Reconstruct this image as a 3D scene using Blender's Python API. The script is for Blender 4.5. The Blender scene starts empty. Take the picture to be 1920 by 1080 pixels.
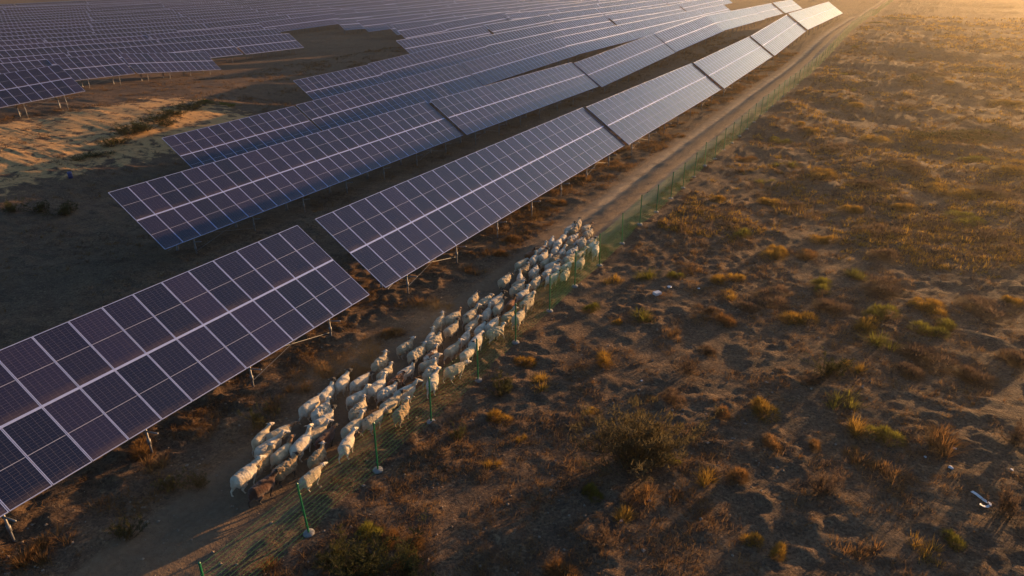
import bpy, bmesh, math, random
import numpy as np
from mathutils import Matrix, Vector

# ------------------------------------------------------------------ camera, sky, sun, exposure
scene = bpy.context.scene
COL = scene.collection
rng = random.Random(7)
nrg = np.random.RandomState(11)
F_PX, PITCH, ROLL, CAM_Z = 1284.19, math.radians(25.0), math.radians(-0.667), 14.3
SUN_AZ, SUN_EL = math.radians(50.0), math.radians(5.0)      # azimuth clockwise from +Y
SUN_STRENGTH, SKY_STRENGTH, EXPOSURE = 5.0, 0.138, 1.0

_fw = Vector((0, math.cos(PITCH), -math.sin(PITCH))); _rt = Vector((1, 0, 0)); _up = _rt.cross(_fw)
_rt2 = _rt * math.cos(ROLL) + _up * math.sin(ROLL); _up2 = _rt2.cross(_fw)
CAM_R = Matrix((_rt2, _up2, -_fw)).transposed()
cam_d = bpy.data.cameras.new('camera'); cam = bpy.data.objects.new('camera', cam_d); COL.objects.link(cam)
cam_d.sensor_width = 36; cam_d.lens = F_PX / 1920 * 36; cam_d.clip_end = 6000; cam_d.clip_start = 0.1
cam.matrix_world = Matrix.Translation((0, 0, CAM_Z)) @ CAM_R.to_4x4()
scene.camera = cam

world = bpy.data.worlds.new('World'); scene.world = world; world.use_nodes = True
wn = world.node_tree.nodes; wl = world.node_tree.links
bg = wn['Background']; sky = wn.new('ShaderNodeTexSky'); sky.sky_type = 'NISHITA'; sky.sun_disc = False
sky.sun_elevation = SUN_EL; sky.sun_rotation = SUN_AZ; sky.altitude = 300; sky.air_density = 1.0; sky.dust_density = 2.6; sky.ozone_density = 3.0
wl.new(sky.outputs[0], bg.inputs[0]); bg.inputs[1].default_value = SKY_STRENGTH
sd = bpy.data.lights.new('sun', 'SUN'); sd.energy = SUN_STRENGTH; sd.angle = math.radians(0.5); sd.color = (1.0, 0.56, 0.22)
sun = bpy.data.objects.new('sun', sd); COL.objects.link(sun)
_s = Vector((math.sin(SUN_AZ) * math.cos(SUN_EL), math.cos(SUN_AZ) * math.cos(SUN_EL), math.sin(SUN_EL)))
sun.rotation_euler = _s.to_track_quat('Z', 'Y').to_euler(); sun.location = (60, 20, 40)
scene.view_settings.view_transform = 'Standard'; scene.view_settings.look = 'None'
scene.view_settings.exposure = EXPOSURE; scene.view_settings.gamma = 1.0
scene.cycles.volume_bounces = 0

# ------------------------------------------------------------------ helpers
A0 = math.radians(29.4); CA, SA = math.cos(A0), math.sin(A0)
def qs2xy(q, s): return q * CA + s * SA, -q * SA + s * CA
def xy2qs(x, y): return x * CA - y * SA, x * SA + y * CA

def hash2(ix, iy, seed):
    n = (ix.astype(np.int64) * 374761393 + iy.astype(np.int64) * 668265263 + seed * 1442695041) & 0xffffffff
    n = ((n ^ (n >> 13)) * 1274126177) & 0xffffffff
    return ((n ^ (n >> 16)) & 0xffff) / 65535.0
def vnoise(x, y, seed=0):
    ix, iy = np.floor(x), np.floor(y); fx, fy = x - ix, y - iy
    fx = fx * fx * fx * (fx * (fx * 6 - 15) + 10); fy = fy * fy * fy * (fy * (fy * 6 - 15) + 10)
    a = hash2(ix, iy, seed); b = hash2(ix + 1, iy, seed); c = hash2(ix, iy + 1, seed); d = hash2(ix + 1, iy + 1, seed)
    return (a + (b - a) * fx) * (1 - fy) + (c + (d - c) * fx) * fy
def fbm(x, y, sc, seed=0, o=3):
    t = 0; a = 1; m = 0
    for i in range(o):
        t = t + a * vnoise(x / sc + i * 17.3, y / sc - i * 9.1, seed + i); m += a; a *= .5; sc *= .5
    return t / m
def sstep(a, b, x):
    t = np.clip((x - a) / (b - a), 0, 1); return t * t * (3 - 2 * t)

# rows of solar tables: name, modules, q, s (near end), z of the middle, azimuth offset, slope (degrees)
TAB = [
('A',26,-20.30,-9.37,2.64,-0.84,0.01),('B',26,-20.50,21.47,2.70,0.07,0.24),('B2',26,-20.2,51.62,2.86,0.03,0.10),
('B3',26,-19.97,81.8,2.97,-0.18,0.85),('B4',26,-19.9,112.1,3.48,0.16,2.5),('B5',26,-19.65,142.5,4.94,0.15,-0.39),
('B6',26,-19.6,172.8,4.74,0.15,-0.39),
('C',26,-34.77,20.60,2.20,-0.79,0.26),('C2',26,-34.9,50.80,2.37,0.05,0.05),('C3',26,-34.55,80.95,2.31,-0.07,2.07),
('C4',26,-34.90,112.23,3.36,0.42,1.83),('C5',26,-34.9,142.9,4.30,-0.8,-0.8),('C6',13,-35.6,173.3,3.85,0.2,-0.8),
('C7',26,-36.8,188.9,3.45,1.12,-0.26),('C8',26,-35.9,219.6,3.4,0.66,-0.51),
('D',13,-51.39,35.48,0.50,-0.26,0.77),('D2',26,-51.6,50.9,0.72,0.1,1.2),('D3',26,-51.7,81.3,1.38,0.2,1.6),
('D4',26,-52.2,111.8,2.15,0,0.1),('D5',26,-52.6,142.3,2.15,0,0.1),('D6',26,-52.8,172.8,2.15,0,0),('D7',26,-53,203.3,2.2,0,0),
('E',13,-65.60,64.36,0.49,0.18,1.21),('E2',26,-66.4,79.8,0.80,0.2,2.0),('E3',26,-66.8,110.3,1.88,0.2,0.8),
('P1',26,-82.33,15.38,2.41,1.04,2.50),('P2',8,-101.13,55.10,2.39,-0.85,-1.24),('P3',13,-102.62,65.67,1.97,-0.17,-4.52),
('P5',13,-112.18,94.34,1.42,-0.04,-0.59),('R1',26,-154.93,139.82,0.50,0.01,1.29),('R1b',13,-142.48,155.99,0.46,-0.20,-1.11),
('F1',13,-91.11,118.73,1.64,0.14,1.60),('F1b',26,-93.4,135.0,1.9,-0.2,1.5),('F0',26,-115.80,145.23,0.84,-0.02,1.42)]
PITCH_W, HALF, TILT = 1.154, 2.298, math.radians(35)
CLEAR = 1.32 + 1.22                      # middle of a table above the ground below its low edge
CP = []
for (nm, n, q, s, z, da, sl) in TAB:
    for f in (0.0, 0.33, 0.67, 1.0):
        L = n * PITCH_W * f
        CP.append((q + L * math.sin(math.radians(da)) + 1.2, s + L, z + L * math.sin(math.radians(sl)) - CLEAR))
FENCE_Q0 = -12.1
for s_ in range(-14, 72, 7): CP.append((-12.2, s_, 0.0)); CP.append((-2.0, s_, -0.05)); CP.append((10.0, s_, 0.0))
for s_ in range(-20, 75, 12): CP.append((30.0, s_, -0.2)); CP.append((50, s_, -0.3))
for s_, z_ in ((20, .35), (35, -.1), (50, .2), (65, .1)): CP.append((-84, s_, z_)) if s_ > 45 else CP.append((-84, s_, z_))
CP += [(-63, 22, .25), (-65, 33, .45), (-71, 45, .35), (-57, 28, -.75), (-60, 40, -.8), (-56, 10, -.9), (-44, 5, -.6), (-44, 25, -1.1), (-75, 30, .6), (-90, 85, -1.2), (-85, 105, -1.3), (-110, 125, -1.2), (-135, 140, -1.4)]
CP = np.array(CP)
def macro(x, y):
    q, s = xy2qs(x, y)
    dq = q[..., None] - CP[:, 0]; ds = s[..., None] - CP[:, 1]
    d2 = dq * dq + ds * ds * 0.6
    w = np.exp(-d2 / (2 * 7.5 ** 2)) + 0.004 * np.exp(-d2 / (2 * 22.0 ** 2))
    far = 1.6 * sstep(80, 150, s)
    dflt = np.where(q > -45, far, -1.0 + (far + 1.0) * sstep(-75, -45, q))
    dflt = dflt + (fbm(x, y, 52.0, 141, 2) - .5) * 2.4 * sstep(60, 110, s + np.where(q < -100, 60, 0)) * (q < -40)
    w0 = 0.0006
    return ((w * CP[:, 2]).sum(-1) + w0 * dflt) / (w.sum(-1) + w0)

# fence base points in the photograph's pixels, nearest first; u = sideways distance from the fence line
FPIX = [(403, 1165), (580, 1003), (709, 884), (809, 791), (896, 708), (967, 642), (1029, 582), (1078, 540), (1125, 497), (1165, 457), (1199, 427.8),
        (1258.6, 375.5), (1305.5, 328), (1345, 294), (1378.6, 262.5), (1410, 235), (1467.5, 183), (1529, 131), (1572.5, 84), (1604, 52), (1630, 32), (1653, 18), (1672, 4)]
def pray(px, py):
    return CAM_R @ Vector(((px - 960) / F_PX, -(py - 540) / F_PX, -1))
def on_surface(px, py, fn, h=0.0):
    d = pray(px, py); z = 0.0
    for i in range(25):
        k = (z + h - CAM_Z) / d.z; x, y = d.x * k, d.y * k
        zn = float(fn(np.array([x]), np.array([y]))[0]); z = z * .4 + zn * .6
    return x, y, z
_fp = np.array([xy2qs(*on_surface(px, py, macro)[:2]) for px, py in FPIX])
_fs = np.concatenate(([_fp[0, 1] - 60], _fp[:, 1], [_fp[-1, 1] + 400])); _fq = np.concatenate(([_fp[0, 0]], _fp[:, 0], [_fp[-1, 0]]))
_ss = np.arange(-60, 900, 1.0); _qq = np.interp(_ss, _fs, _fq); _k = np.exp(-np.linspace(-2, 2, 13) ** 2); _k /= _k.sum()
_qq = np.convolve(np.pad(_qq, 6, mode='edge'), _k, 'valid')
def fence_q(s): return np.interp(s, _ss, _qq)
TRACK_A, TRACK_B = -4.7, -0.85
def rough(x, y):
    q, s = xy2qs(x, y); u = q - fence_q(s)
    tr = sstep(TRACK_A - .8, TRACK_A + .5, u) * (1 - sstep(TRACK_B - .4, TRACK_B + .5, u))
    right = sstep(-.2, 2.5, u)
    big = fbm(x, y * .8, 9.0, 3, 2) - .5
    mid = fbm(x * .75, y, 3.2, 8, 3)
    patch = sstep(.42, .62, fbm(x, y, 2.6, 61, 2))
    hum = np.clip(fbm(x, y, .85, 21, 3) - .46, 0, 1)
    lump = np.clip(fbm(x + .15 * vnoise(x * 4, y * 4, 9), y, .30, 33, 2) - .42, 0, 1)
    far = sstep(30, 90, s)
    dune = sstep(-84, -76, q) * (1 - sstep(-58, -51, q)) * sstep(10, 22, s) * (1 - sstep(50, 58, s))
    zr = big * (.30 + .7 * far) + (mid - .5) * (.14 + .62 * far) + hum * (.20 + .45 * far) + lump * (.08 + .20 * patch)
    zl = big * .22 + (mid - .5) * .24 + hum * .30 + lump * (.08 + .24 * patch)
    z = zr * right + zl * (1 - right)
    z = z * (1 - .82 * tr) * (1 - .15 * dune) + dune * .04 * np.sin(x * 1.1 + y * .7 + 5 * vnoise(x * .3, y * .3, 77))
    ruts = np.exp(-((u + 2.0) / .28) ** 2) + np.exp(-((u + 3.6) / .28) ** 2)
    mid_ridge = np.exp(-((u + 2.8) / .4) ** 2); edge = np.exp(-((u - TRACK_A + .1) / .5) ** 2) + .7 * np.exp(-((u - TRACK_B - .25) / .35) ** 2)
    z = z - .07 * ruts * tr + .05 * mid_ridge * (.5 + vnoise(x * 1.3, y * 1.3, 5)) * tr + .10 * edge * fbm(x, y, 1.0, 55, 2)
    return z
def ground_z(x, y): return macro(x, y) + rough(x, y)
def gz(x, y): return float(ground_z(np.array([float(x)]), np.array([float(y)]))[0])
def at(px, py, h=0.0):
    x, y, z = on_surface(px, py, macro, h); z = gz(x, y); d = pray(px, py)
    for i in range(6):
        k = (z + h - CAM_Z) / d.z; x, y = d.x * k, d.y * k; z = z * .5 + gz(x, y) * .5
    return x, y, gz(x, y)
def to_pix(p):
    c = CAM_R.transposed() @ (Vector(p) - Vector((0, 0, CAM_Z)))
    if c.z > -0.5: return None
    return 960 + F_PX * c.x / -c.z, 540 - F_PX * c.y / -c.z

def new_mesh(name, verts, faces, mats, smooth=False, fmat=None):
    me = bpy.data.meshes.new(name); me.from_pydata([tuple(v) for v in verts], [], faces)
    for m in mats: me.materials.append(m)
    if fmat is not None: me.polygons.foreach_set('material_index', fmat)
    if smooth: me.polygons.foreach_set('use_smooth', [True] * len(me.polygons))
    me.update(); return me
def link(name, data, parent=None, mat=None):
    o = bpy.data.objects.new(name, data); COL.objects.link(o)
    if parent: o.parent = parent
    if mat is not None: o.matrix_basis = mat
    return o
def tag(o, label=None, cat=None, group=None, kind=None):
    if label: o['label'] = label
    if cat: o['category'] = cat
    if group: o['group'] = group
    if kind: o['kind'] = kind
    return o
class MB:                                  # collects boxes, bars and lathes into one mesh
    def __init__(s): s.v = []; s.f = []; s.m = []
    def box(s, c, d, M=None, mi=0):
        b = len(s.v)
        for sx in (-.5, .5):
            for sy in (-.5, .5):
                for sz in (-.5, .5):
                    p = Vector((c[0] + sx * d[0], c[1] + sy * d[1], c[2] + sz * d[2]))
                    s.v.append(M @ p if M else p)
        for f in ((0, 1, 3, 2), (4, 6, 7, 5), (0, 4, 5, 1), (2, 3, 7, 6), (0, 2, 6, 4), (1, 5, 7, 3)):
            s.f.append(tuple(b + i for i in f)); s.m.append(mi)
    def bar(s, a, b, r, n=6, mi=0, r2=None):
        a, b = Vector(a), Vector(b); d = (b - a).normalized(); u = d.orthogonal().normalized(); w = d.cross(u); k = len(s.v); r2 = r if r2 is None else r2
        for p, rr in ((a, r), (b, r2)):
            for i in range(n):
                t = 2 * math.pi * (i + .5) / n; s.v.append(p + (u * math.cos(t) + w * math.sin(t)) * rr)
        for i in range(n):
            j = (i + 1) % n; s.f.append((k + i, k + j, k + n + j, k + n + i)); s.m.append(mi)
        s.f.append(tuple(k + i for i in reversed(range(n)))); s.m.append(mi)
        s.f.append(tuple(k + n + i for i in range(n))); s.m.append(mi)
    def lathe(s, prof, n=12, mi=0, c=(0, 0, 0)):
        k = len(s.v)
        for r, z in prof:
            for i in range(n):
                t = 2 * math.pi * i / n; s.v.append(Vector((c[0] + r * math.cos(t), c[1] + r * math.sin(t), c[2] + z)))
        for a in range(len(prof) - 1):
            for i in range(n):
                j = (i + 1) % n; s.f.append((k + a * n + i, k + a * n + j, k + (a + 1) * n + j, k + (a + 1) * n + i)); s.m.append(mi)
        s.f.append(tuple(k + (len(prof) - 1) * n + i for i in range(n))); s.m.append(mi)
        s.f.append(tuple(k + i for i in reversed(range(n)))); s.m.append(mi)
    def mesh(s, name, mats, smooth=False): return new_mesh(name, s.v, s.f, mats, smooth, s.m)

# ------------------------------------------------------------------ materials
class NT:
    def __init__(s, name):
        s.mat = bpy.data.materials.new(name); s.mat.use_nodes = True; s.t = s.mat.node_tree; s.n = s.t.nodes; s.l = s.t.links
        s.bsdf = s.n['Principled BSDF']; s.out = s.n['Material Output']
    def add(s, typ, **kw):
        nd = s.n.new(typ)
        for k, v in kw.items(): setattr(nd, k, v)
        return nd
    def val(s, sock, v):
        if hasattr(v, 'links') or isinstance(v, bpy.types.NodeSocket): s.l.new(v, sock)
        else: sock.default_value = v
    def math(s, op, a, b=0.0, clamp=False):
        nd = s.add('ShaderNodeMath', operation=op, use_clamp=clamp); s.val(nd.inputs[0], a); s.val(nd.inputs[1], b); return nd.outputs[0]
    def noise(s, scale, detail=4, rough=.55, vec=None, dist=0.0):
        nd = s.add('ShaderNodeTexNoise'); nd.inputs['Scale'].default_value = scale; nd.inputs['Detail'].default_value = detail
        nd.inputs['Roughness'].default_value = rough; nd.inputs['Distortion'].default_value = dist
        if vec is not None: s.l.new(vec, nd.inputs['Vector'])
        return nd.outputs['Fac']
    def ramp(s, fac, a, b):
        nd = s.add('ShaderNodeMapRange'); nd.clamp = True; s.val(nd.inputs[0], fac); nd.inputs[1].default_value = a; nd.inputs[2].default_value = b; return nd.outputs[0]
    def mix(s, fac, a, b):
        nd = s.add('ShaderNodeMix', data_type='RGBA'); s.val(nd.inputs[0], fac)
        for i, c in ((6, a), (7, b)):
            if isinstance(c, tuple): nd.inputs[i].default_value = (*c[:3], 1)
            else: s.l.new(c, nd.inputs[i])
        return nd.outputs[2]
    def attr(s, name):
        nd = s.add('ShaderNodeAttribute', attribute_name=name); return nd.outputs['Fac']
    def pos(s): return s.add('ShaderNodeNewGeometry').outputs['Position']
    def bump(s, h, strength, dist):
        nd = s.add('ShaderNodeBump'); nd.inputs['Strength'].default_value = strength; nd.inputs['Distance'].default_value = dist; s.l.new(h, nd.inputs['Height'])
        s.l.new(nd.outputs[0], s.bsdf.inputs['Normal'])
    def base(s, c, rough=.8, metal=0.0, spec=.3):
        if isinstance(c, tuple): s.bsdf.inputs['Base Color'].default_value = (*c[:3], 1)
        else: s.l.new(c, s.bsdf.inputs['Base Color'])
        s.val(s.bsdf.inputs['Roughness'], rough); s.val(s.bsdf.inputs['Metallic'], metal); s.bsdf.inputs['Specular IOR Level'].default_value = spec
        return s.mat

def mat_earth():
    m = NT('earth'); p = m.pos()
    n_big = m.noise(.12, 4, .6, p); n_mid = m.noise(.9, 5, .65, p, .4); n_fine = m.noise(5.5, 5, .7, p, .3); n_grit = m.noise(26, 3, .7, p); n_clod = m.noise(11, 4, .75, p, .6)
    soil = m.mix(m.ramp(n_mid, .36, .64), (.110, .068, .045), (.215, .138, .086))
    litter = m.mix(m.ramp(n_fine, .35, .65), (.075, .046, .030), (.25, .135, .066))
    lm = m.math('MULTIPLY', m.ramp(n_mid, .47, .60), m.ramp(n_big, .36, .56))
    c = m.mix(m.math('MULTIPLY', lm, .75), soil, litter)
    c = m.mix(m.math('MULTIPLY', m.ramp(n_fine, .56, .70), .6), c, (.36, .245, .14))
    c = m.mix(m.math('MULTIPLY', m.ramp(n_grit, .60, .72), .55), c, (.055, .040, .030))
    c = m.mix(m.math('MULTIPLY', m.ramp(n_clod, .50, .40), .65), c, (.042, .029, .021)); c = m.mix(m.math('MULTIPLY', m.ramp(n_clod, .58, .68), .55), c, (.36, .235, .14))
    tr = m.math('ADD', m.attr('track'), m.math('MULTIPLY', m.math('SUBTRACT', n_mid, .5), .55))
    trc = m.mix(m.ramp(n_fine, .3, .7), (.15, .098, .062), (.23, .158, .10))
    trc = m.mix(m.math('MULTIPLY', m.attr('rut'), m.ramp(n_mid, .3, .55)), trc, (.40, .29, .185))
    c = m.mix(m.ramp(tr, .32, .62), c, trc)
    sa = m.math('ADD', m.attr('sand'), m.math('MULTIPLY', m.math('SUBTRACT', n_mid, .5), 2.2))
    c = m.mix(m.ramp(sa, .40, .62), c, m.mix(m.ramp(n_fine, .3, .7), (.46, .255, .105), (.64, .39, .175)))
    h = m.math('ADD', m.math('ADD', m.math('MULTIPLY', n_fine, .6), m.math('MULTIPLY', n_clod, .45)), m.math('MULTIPLY', n_grit, .2))
    h = m.math('MULTIPLY', h, m.math('SUBTRACT', 1.0, m.math('MULTIPLY', m.ramp(tr, .3, .6), .3)))
    m.bump(h, 1.0, .12)
    return m.base(c, .95, 0, .15)
def mat_glass():
    m = NT('solar_cells'); uv = m.add('ShaderNodeUVMap').outputs[0]
    sx = m.add('ShaderNodeSeparateXYZ'); m.l.new(uv, sx.inputs[0]); u, v = sx.outputs[0], sx.outputs[1]
    def line(co, k, w):
        f = m.math('FRACT', m.math('MULTIPLY', co, k)); d = m.math('ABSOLUTE', m.math('SUBTRACT', f, .5)); return m.math('GREATER_THAN', d, .5 - w)
    g = m.math('MAXIMUM', line(u, 6, .012), line(v, 24, .020))
    d = m.math('ABSOLUTE', m.math('SUBTRACT', v, .5)); cen = m.math('LESS_THAN', d, .0042)
    oi = m.add('ShaderNodeObjectInfo').outputs['Random']
    fv = m.math('FLOOR', m.math('MULTIPLY', u, 1.0)); 
    cell = m.mix(oi, (.007, .007, .022), (.023, .018, .050))
    c = m.mix(m.math('MULTIPLY', g, .55), cell, (.24, .20, .19)); c = m.mix(cen, c, (.36, .36, .44))
    m.bsdf.inputs['IOR'].default_value = 1.5
    m.bsdf.inputs['Coat Weight'].default_value = 0.0
    dirt = m.noise(1.3, 4, .6, m.pos())
    c = m.mix(m.math('MULTIPLY', m.ramp(dirt, .35, .8), .015), c, (.30, .24, .18))
    c = m.mix(m.math('MULTIPLY', m.ramp(v, .13, .0), m.math('MULTIPLY', m.ramp(dirt, .25, .6), .16)), c, (.34, .22, .12))
    return m.base(c, m.math('ADD', .12, m.math('MULTIPLY', dirt, .12)), 0, 1.0)
def mat_plain(name, c, rough=.5, metal=0, spec=.4, var=.15, sc=3.0):
    m = NT(name); n = m.noise(sc, 4, .6, m.pos())
    dk = tuple(x * (1 - var) for x in c); lt = tuple(min(1, x * (1 + var)) for x in c)
    return m.base(m.mix(m.ramp(n, .3, .7), dk, lt), rough, metal, spec)
M_EARTH = mat_earth(); M_CELL = mat_glass()
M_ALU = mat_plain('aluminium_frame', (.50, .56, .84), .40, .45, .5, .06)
M_STEEL = mat_plain('galvanised_steel', (.22, .22, .24), .55, .5, .4, .15)
M_GREEN = mat_plain('green_fence_paint', (.012, .15, .06), .38, 0, .5, .12)
M_WIRE = mat_plain('green_wire', (.085, .28, .085), .85, 0, .05, .1)
M_CONC = mat_plain('footing_concrete', (.27, .26, .25), .9, 0, .2, .2, 9)
M_WHITE = mat_plain('pale_plastic', (.70, .70, .72), .5, 0, .4, .08)
M_BLUE = mat_plain('blue_plastic', (.015, .035, .16), .4, 0, .5, .1)
M_RUBBER = mat_plain('dark_plastic', (.03, .03, .035), .5, 0, .4, .2)

def mat_leaf(name, a, b, tip=None):
    m = NT(name); n = m.noise(7, 2, .5, m.pos()); oi = m.add('ShaderNodeObjectInfo').outputs['Random']
    f = m.math('ADD', m.math('MULTIPLY', n, .9), m.math('MULTIPLY', m.math('SUBTRACT', oi, .5), .5), True)
    c = m.mix(f, a, b); m.base(c, .8, 0, .15)
    tr = m.add('ShaderNodeBsdfTranslucent'); m.l.new(c, tr.inputs[0]); mx = m.add('ShaderNodeMixShader'); mx.inputs[0].default_value = .5
    m.l.new(m.bsdf.outputs[0], mx.inputs[1]); m.l.new(tr.outputs[0], mx.inputs[2]); m.l.new(mx.outputs[0], m.out.inputs[0]); return m.mat
LEAF = dict(
    ochre=mat_leaf('ochre_grass', (.28, .155, .030), (.44, .28, .060)), green=mat_leaf('yellow_green_grass', (.13, .125, .022), (.25, .22, .045)),
    rust=mat_leaf('rust_brown_grass', (.17, .085, .034), (.32, .185, .075)), grey=mat_leaf('grey_brown_twigs', (.10, .068, .050), (.20, .135, .095)),
    olive=mat_leaf('dark_olive_leaves', (.035, .040, .014), (.090, .088, .030)), sage=mat_leaf('sage_leaves', (.095, .075, .038), (.20, .155, .075)),
    straw=mat_leaf('straw_litter', (.20, .115, .055), (.40, .25, .12)))
M_BARK = mat_plain('bark', (.09, .065, .045), .9, 0, .1, .3, 12)

# ------------------------------------------------------------------ ground, track
def axis(lo, hi, step0, grow, c=0.0, flat=12.0):
    out = [c]; x, st = c, step0
    while x < hi:
        if x - c > flat: st *= grow
        x += st; out.append(x)
    x, st = c, step0; lft = []
    while x > lo:
        if c - x > flat: st *= grow
        x -= st; lft.append(x)
    return np.array(lft[::-1] + out)
u_ax = axis(-1500, 2500, .13, 1.026, TRACK_B, 11.0)
ia = np.argmin(abs(u_ax - TRACK_A)); u_ax[ia] = TRACK_A; ib = np.argmin(abs(u_ax - TRACK_B)); u_ax[ib] = TRACK_B
s_ax = axis(-40, 2600, .14, 1.014, 18.0, 14.0)
U, S = np.meshgrid(u_ax, s_ax, indexing='ij'); Q = U + fence_q(S); X, Y = qs2xy(Q, S)
Z = np.zeros_like(X)
for i in range(0, X.shape[0], 16): Z[i:i + 16] = macro(X[i:i + 16], Y[i:i + 16])
Z += rough(X, Y)
TRK = sstep(TRACK_A - .3, TRACK_A + .8, U) * (1 - sstep(TRACK_B - .7, TRACK_B + .4, U))
RUT = np.clip(np.exp(-((U + 1.75) / .45) ** 2) + np.exp(-((U + 3.75) / .45) ** 2), 0, 1) * sstep(30, 44, S)
SAND = sstep(-86, -76, Q) * (1 - sstep(-61, -55, Q)) * sstep(8, 22, S) * (1 - sstep(52, 62, S)) * .66
def grid_mesh(name, i0, i1):
    sl = slice(i0, i1 + 1); xx = X[sl]; nu, ns = xx.shape
    co = np.stack([X[sl], Y[sl], Z[sl]], -1).reshape(-1, 3); idx = np.arange(nu * ns).reshape(nu, ns)
    f = np.stack([idx[:-1, :-1], idx[1:, :-1], idx[1:, 1:], idx[:-1, 1:]], -1).reshape(-1, 4)
    me = bpy.data.meshes.new(name); me.vertices.add(len(co)); me.vertices.foreach_set('co', co.astype(np.float32).ravel())
    me.loops.add(f.size); me.loops.foreach_set('vertex_index', f.ravel().astype(np.int32)); me.polygons.add(len(f))
    me.polygons.foreach_set('loop_start', np.arange(0, f.size, 4, dtype=np.int32)); me.polygons.foreach_set('use_smooth', np.ones(len(f), bool))
    for nm, arr in (('track', TRK), ('rut', RUT), ('sand', SAND)):
        a = me.attributes.new(nm, 'FLOAT', 'POINT'); a.data.foreach_set('value', arr[sl].astype(np.float32).ravel())
    me.materials.append(M_EARTH); me.update(calc_edges=True); me.validate(); return co, f, me
co1, f1, m1 = grid_mesh('g1', 0, ia); co2, f2, m2 = grid_mesh('g2', ib, len(u_ax) - 1); _, _, m3 = grid_mesh('dirt_track', ia, ib)
g1 = link('ground', m1); g2 = link('ground_b', m2)
bmj = bmesh.new(); bmj.from_mesh(m1); bmj.from_mesh(m2); mg = bpy.data.meshes.new('ground'); bmj.to_mesh(mg); bmj.free(); mg.materials.append(M_EARTH)
bpy.data.objects.remove(g2); g1.data = mg
tag(g1, 'dry sandy desert ground with rough brown litter', None, None, 'structure')
tag(link('dirt_track', m3), 'pale trodden dirt track running along the fence', None, None, 'structure')

# ------------------------------------------------------------------ solar tables
MW, MH, FR = 1.134, 2.278, .021
def module_mesh(name, frame=True, glass=True):
    v = []; f = []; fm = []; uvs = []
    w, h = MW / 2, MH / 2
    if glass:
        v += [(-w + .01, -h + .01, .030), (w - .01, -h + .01, .030), (w - .01, h - .01, .030), (-w + .01, h - .01, .030), (-w + .01, -h + .01, .0), (w - .01, -h + .01, .0), (w - .01, h - .01, .0), (-w + .01, h - .01, .0)]
        f += [(0, 1, 2, 3), (7, 6, 5, 4)]; fm += [0, 1]; uvs += [(0, 0), (1, 0), (1, 1), (0, 1)] * 2
    if frame:
        for (cx, cy, dx, dy) in ((-w + FR / 2, 0, FR, MH), (w - FR / 2, 0, FR, MH), (0, -h + FR / 2, MW - 2 * FR, FR), (0, h - FR / 2, MW - 2 * FR, FR)):
            mb = MB(); mb.box((cx, cy, .016), (dx, dy, .038)); b = len(v); v += mb.v; f += [tuple(b + i for i in q) for q in mb.f]; fm += [1] * 6; uvs += [(0, 0)] * 24
    me = new_mesh(name, v, f, [M_CELL, M_ALU], False, fm)
    ul = me.uv_layers.new(name='UVMap'); ul.data.foreach_set('uv', np.array(uvs, np.float32).ravel()); return me
ME_MOD = module_mesh('solar_module'); ME_MODG = module_mesh('solar_module', False, True); ME_MODF = module_mesh('module_frame', True, False)
def field_mesh(n):
    v = []; f = []; fm = []; uvs = []
    r = np.random.RandomState(n)
    for i in range(n):
        for j in (-1, 1):
            cx = (i + .5) * PITCH_W; cy = j * (HALF / 2 + .01); b = len(v); t = r.uniform(-.004, .004, 2)
            for dx, dy in ((-1, -1), (1, -1), (1, 1), (-1, 1)): v.append((cx + dx * (MW / 2 - .02), cy + dy * (MH / 2 - .02), .03 + t[0] * dx + t[1] * dy))
            f.append((b, b + 1, b + 2, b + 3)); fm.append(0); uvs += [(0, 0), (1, 0), (1, 1), (0, 1)]
    mb = MB(); L = n * PITCH_W
    mb.box((L / 2, 0, .012), (L, 4.58, .012))
    for i in range(n + 1): mb.box((i * PITCH_W, 0, .026), (.040, 4.60, .030))
    for y, w_ in ((-2.285, .05), (0, .10), (2.285, .05)): mb.box((L / 2, y, .029), (L, w_, .034))
    b = len(v); v += mb.v; f += [tuple(b + i for i in q) for q in mb.f]; fm += [1] * len(mb.f); uvs += [(0, 0)] * (4 * len(mb.f))
    me = new_mesh('panel_field', v, f, [M_CELL, M_ALU], False, fm)
    ul = me.uv_layers.new(name='UVMap'); ul.data.foreach_set('uv', np.array(uvs, np.float32).ravel()); return me
FIELD = {}
CT, ST = math.cos(TILT), math.sin(TILT)
# legs are drawn in the table's level frame: x along the row, y up-slope horizontally, origin in the middle of the table
def leg_front():
    mb = MB(); y = -1.42; zt = y * ST / CT - .16
    mb.bar((0, y, -3.4), (0, y, zt), .036); mb.bar((0, y - .02, zt - .55), (0, y - .62, (y - .62) * ST / CT - .14), .030); mb.bar((0, y, -2.2), (0, y, -2.0), .060)
    return mb.mesh('leg', [M_STEEL], True)
def leg_rear():
    mb = MB(); y0 = .20
    mb.bar((0, y0, -3.6), (0, y0, -2.0), .062); mb.bar((0, y0 - .01, -2.05), (0, -.25, -.25 * ST / CT - .16), .046); mb.bar((0, y0 + .01, -2.05), (0, 1.35, 1.35 * ST / CT - .16), .050)
    mb.bar((-.16, y0, -2.75), (0, y0, -2.2), .028); mb.bar((.16, y0, -2.75), (0, y0, -2.2), .028)
    return mb.mesh('leg', [M_STEEL], True)
ME_LF, ME_LR = leg_front(), leg_rear()
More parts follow.
